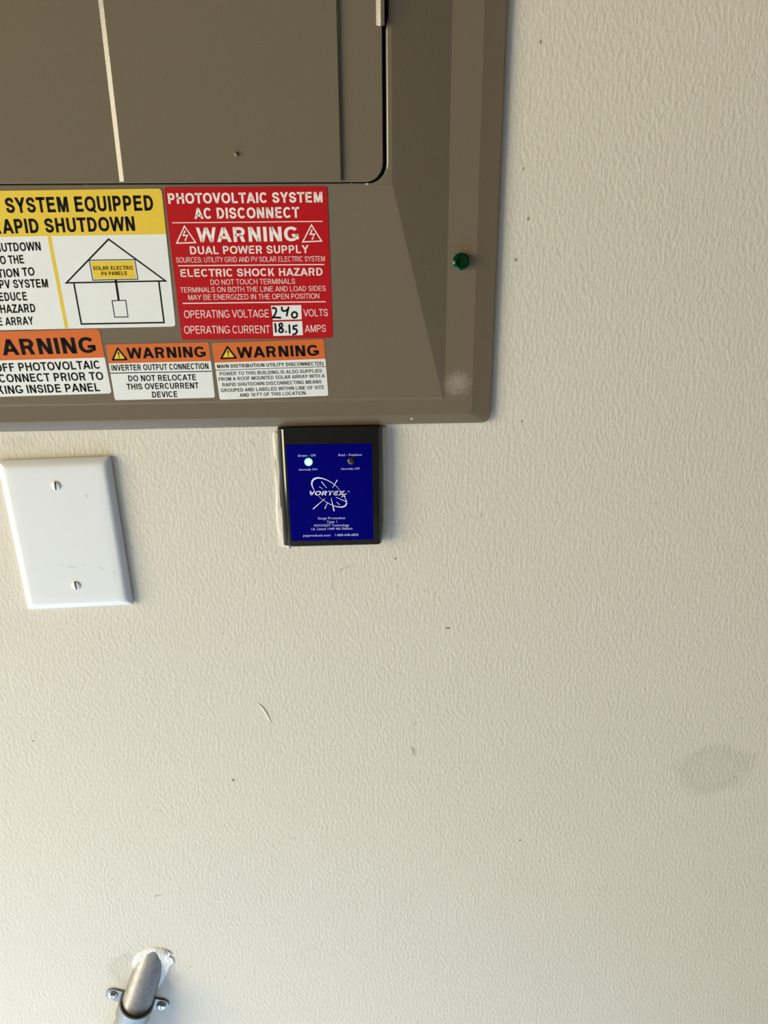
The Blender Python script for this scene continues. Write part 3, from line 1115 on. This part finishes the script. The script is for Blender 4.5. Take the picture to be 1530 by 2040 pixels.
for s, x0, y0_, x1, y1_, cp, bo in (
        ('Surge Protection', 585, 1160, 893, 1155, 26, 0.012), ('Type 1', 685, 1200, 800, 1197, 26, 0.012), ('MOV/GDT Technology', 543, 1242, 940, 1236, 26, 0.012),
        ('UL Listed 1449 4th Edition', 512, 1282, 975, 1274, 26, 0.012), ('pspproducts.com', 420, 1354, 730, 1350, 26, 0.012), ('1-800-648-6802', 780, 1349, 1045, 1345, 26, 0.012)):
    sh.text(bm, s, TX(x0), TY(y0_), TX(x1), TY(y1_), cp / 5.667, bo, None, Lb)
obj('lettering', bm, 'blue_text', lab)
bm = bmesh.new()
sh.text(bm, 'VORTEX', TX(495), TY(889), TX(893), TY(886), 50 / 5.667, 0.032, None, Lb + 0.00004, 0, 0.25)
sh.text(bm, 'X', TX(845), TY(907), TX(915), TY(906), 40 / 5.667, 0.03, None, Lb + 0.00004, 0, 0.25)
sh.text(bm, 'TM', TX(918), TY(850), TX(945), TY(849), 11 / 5.667, 0.0, None, Lb + 0.00004)


def swoosh(pts, wid):
    sh.line(bm, [TP(*p) for p in pts], 1, Lb, False, 0, [w / 5.667 for w in wid])


swoosh([(546, 832), (528, 800), (516, 766), (520, 730), (540, 704), (580, 690), (630, 694), (690, 716), (750, 750), (800, 790), (832, 828)], [5, 11, 15, 19, 21, 18, 13, 10, 8, 5, 3])
swoosh([(590, 895), (630, 930), (690, 972), (750, 1000), (810, 1018), (860, 1020), (895, 1006), (910, 978), (905, 940), (880, 905)], [2, 3, 6, 8, 11, 15, 16, 14, 9, 3])
for a, c, w0, w1 in (((625, 733), (685, 806), 10, 4), ((600, 790), (640, 815), 6, 3), ((805, 713), (752, 802), 11, 5), ((665, 925), (530, 1042), 5, 12), ((697, 963), (664, 1040), 5, 10),
                     ((735, 918), (768, 1066), 5, 15), ((788, 908), (916, 964), 5, 10), ((795, 962), (831, 996), 4, 8)):
    swoosh([a, ((a[0] + c[0]) / 2, (a[1] + c[1]) / 2), c], [w0, (w0 + w1) / 2, w1])
obj('logo', bm, 'blue_logo', lab)
px1 = sh.px(614.7, 920)
bm = bmesh.new()
dome(bm, px1, (0, -1, 0), 0.0032, 0.0005, 24, 4, 0.0004, 1)
dome(bm, px1, (0, -1, 0), 0.0026, 0.0018, 24, 5, 0.0006, 0)
lo = obj('indicator_light', bm, ['led', 'led_rim'], SB, smooth=True, angle=60)
lo['label'] = 'glowing green indicator light'
bm = bmesh.new()
p2 = sh.px(699.4, 918.2)
dome(bm, p2, (0, -1, 0), 0.0029, 0.0016, 20, 5, 0.0003)
lo = obj('indicator_light', bm, 'led_off', SB, smooth=True, angle=60)
lo['label'] = 'dark unlit indicator light'

# ------------------------------------------------------------------ blank wall plate
sh = Sheet(WALL, (-2, 916.2), (220.5, 907), (268.4, 1201.5), (57.5, 1211.5))
plate = thing('blank_wall_plate', 'white blank plastic wall plate held by two slotted screws', 'wall plate', sh.pt(0, -sh.h / 2))
bm = bmesh.new()
def prring(ins, h, r):
    w, hh = sh.w / 2 - ins, sh.h / 2 - ins
    return [sh.pt(a, b_, h) for a, b_ in rrect(-w, w, -hh, hh, r, 6)]
loop_bridge(bm, [prring(0.0008, 0.0002, 0.0012), prring(0.0002, 0.0012, 0.0014), prring(0.0, 0.0016, 0.0014), prring(0.0, 0.0024, 0.0014), prring(0.0004, 0.0030, 0.0016), prring(0.0018, 0.0043, 0.002),
                 prring(0.0034, 0.0055, 0.003), prring(0.0048, 0.0061, 0.004), prring(0.0066, 0.0063, 0.005), prring(0.012, 0.0063, 0.005)], False, True)
obj('plate', bm, 'white_plastic', plate, smooth=True, angle=40)
PP = wallplane(0.0063)
for (x, y, tilt) in ((111.5, 967.5, 4), (151.5, 1166, -3)):
    c = PP.at(x, y)
    bm = bmesh.new()
    dome(bm, c, (0, -1, 0), 0.0036, 0.0011, 24, 5, 0.0001)
    a = math.radians(tilt)
    d = Vector((math.sin(a), 0, math.cos(a)))
    e = Vector((math.cos(a), 0, -math.sin(a)))
    w, l = 0.00055, 0.0034
    for k in range(6):      # slot following the domed head
        s0, s1 = -1 + k / 3, -1 + (k + 1) / 3
        h0 = 0.0011 * math.sqrt(max(0, 1 - (s0 * 0.94) ** 2)) + 0.00024
        h1 = 0.0011 * math.sqrt(max(0, 1 - (s1 * 0.94) ** 2)) + 0.00024
        f = bm.faces.new([bm.verts.new(c + d * l * s + e * w * q_ + Vector((0, -h, 0))) for s, q_, h in ((s0, -1, h0), (s0, 1, h0), (s1, 1, h1), (s1, -1, h1))])
        f.material_index = 1
    obj('screw', bm, ['white_screw', 'slot'], plate, smooth=True, angle=50)
# scuffs on the plate
loc = plate.location
ps = []
for x, y, rx_, ry_, an in ((124, 1126, 4, 3, 0), (143, 1129, 16, 3.5, 5), (166, 1126, 4, 2.5, 0), (203, 1132, 12, 4, 20), (228, 1139, 6, 3, 0), (172, 988, 6, 7, 30), (127, 955, 1.6, 3, 10)):
    p = PP.at(x, y) - loc
    ps.append((p.x, p.z, rx_ / 2750, ry_ / 2750, math.radians(an), (0.5, 0.5, 0.48), 0.4, 300, 0.8, 0))
add_stains(M['white_plastic'], ps)

# ------------------------------------------------------------------ conduit and strap
a = WALL.at(310, 1893)
c = WALL.at(275, 1987)
dv = Vector((c.x - a.x, 0, c.z - a.z)).normalized()
cv = Vector((-dv.z, 0, dv.x))            # across the conduit
if cv.x < 0:
    cv = -cv
RP = 0.0147
def axis(s):
    """axis point s metres past the strap; comes out of the wall and settles along it"""
    d = 0.0080 + 0.345 * s if s < 0.01 else 0.01145 + 0.0042 * (1 - math.exp(-(s - 0.01) / 0.0122))
    return Vector((c.x, -d, c.z)) + dv * s
pipe_pts = [axis(s) for s in [-0.104 + 0.008 * k for k in range(13)] + [0.004 * k for k in range(0, 20)] + [0.08 + 0.03 * k for k in range(0, 18)]]
cond = thing('conduit', 'grey metal conduit pipe coming out of white plaster low on the wall', 'conduit', axis(0.0))
bm = bmesh.new()
tube(bm, pipe_pts, RP, 40)
obj('pipe', bm, 'galv', cond, smooth=True, angle=60)

strap = thing('conduit_strap', 'zinc two-hole strap clamping the grey conduit to the wall', 'pipe strap', Vector((c.x, 0, c.z)) + dv * 0.002)
bm = bmesh.new()
r_in, r_out = RP + 0.0003, RP + 0.0020
ax0 = -axis(0.004).y
def sp(cc, h, s):
    return Vector((c.x, -h, c.z)) + cv * cc + dv * s
pro_o, pro_i = [], []
nn = 20
for k in range(nn + 1):
    an = math.pi * k / nn
    pro_o.append((-r_out * math.cos(an), ax0 + r_out * math.sin(an)))
    pro_i.append((-r_in * math.cos(an), ax0 + r_in * math.sin(an)))
ear_t = 0.0018
outer = [(-r_out, ear_t)] + pro_o + [(r_out, ear_t)]
inner = [(-r_in, 0.0)] + pro_i + [(r_in, 0.0)]
s0, s1 = -0.005, 0.010
rows = []
for s, e in ((s0, 0.0005), (s0 + 0.0008, 0.0), (s1 - 0.0008, 0), (s1, 0.0005)):
    rows.append(([bm.verts.new(sp(x, h, s)) for x, h in outer], [bm.verts.new(sp(x, h, s)) for x, h in inner]))
n = len(outer)
for r0, r1 in zip(rows, rows[1:]):
    for i in range(n - 1):
        bm.faces.new((r0[0][i], r0[0][i + 1], r1[0][i + 1], r1[0][i]))
        bm.faces.new((r0[1][i], r0[1][i + 1], r1[1][i + 1], r1[1][i]))
for r in (rows[0], rows[-1]):
    for i in range(n - 1):
        bm.faces.new((r[0][i], r[0][i + 1], r[1][i + 1], r[1][i]))
for sgn in (-1, 1):      # rounded ears flat on the wall
    pts = [(sgn * r_in, s0)]
    for k in range(11):
        an = -math.pi / 2 + math.pi * k / 10
        pts.append((sgn * (0.0245 + 0.0072 * math.cos(an)), (s0 + s1) / 2 - 0.001 + 0.0072 * math.sin(an)))
    pts.append((sgn * r_in, s1))
    loop_bridge(bm, [[sp(x, 0.0, s) for x, s in pts], [sp(x, ear_t, s) for x, s in pts]], False, True)
obj('strap_band', bm, 'zinc', strap, smooth=True, angle=40)
for sgn in (-1, 1):
    cc = sp(sgn * 0.0245, ear_t, (s0 + s1) / 2 - 0.001)
    bm = bmesh.new()
    dome(bm, cc, (0, -1, 0), 0.0048, 0.0024, 20, 5, 0.0006)
    d = (cv * 0.3 + dv).normalized()
    e = Vector((-d.z, 0, d.x))
    for k in range(6):
        q0, q1 = -1 + k / 3, -1 + (k + 1) / 3
        h0 = 0.0022 * math.sqrt(max(0, 1 - (q0 * 0.95) ** 2)) + 0.0008
        h1 = 0.0022 * math.sqrt(max(0, 1 - (q1 * 0.95) ** 2)) + 0.0008
        f = bm.faces.new([bm.verts.new(cc + d * 0.0043 * s + e * 0.0005 * w_ + Vector((0, -h, 0))) for s, w_, h in ((q0, -1, h0), (q0, 1, h0), (q1, 1, h1), (q1, -1, h1))])
        f.material_index = 1
    obj('screw', bm, ['bolt', 'slot'], strap, smooth=True, angle=50)
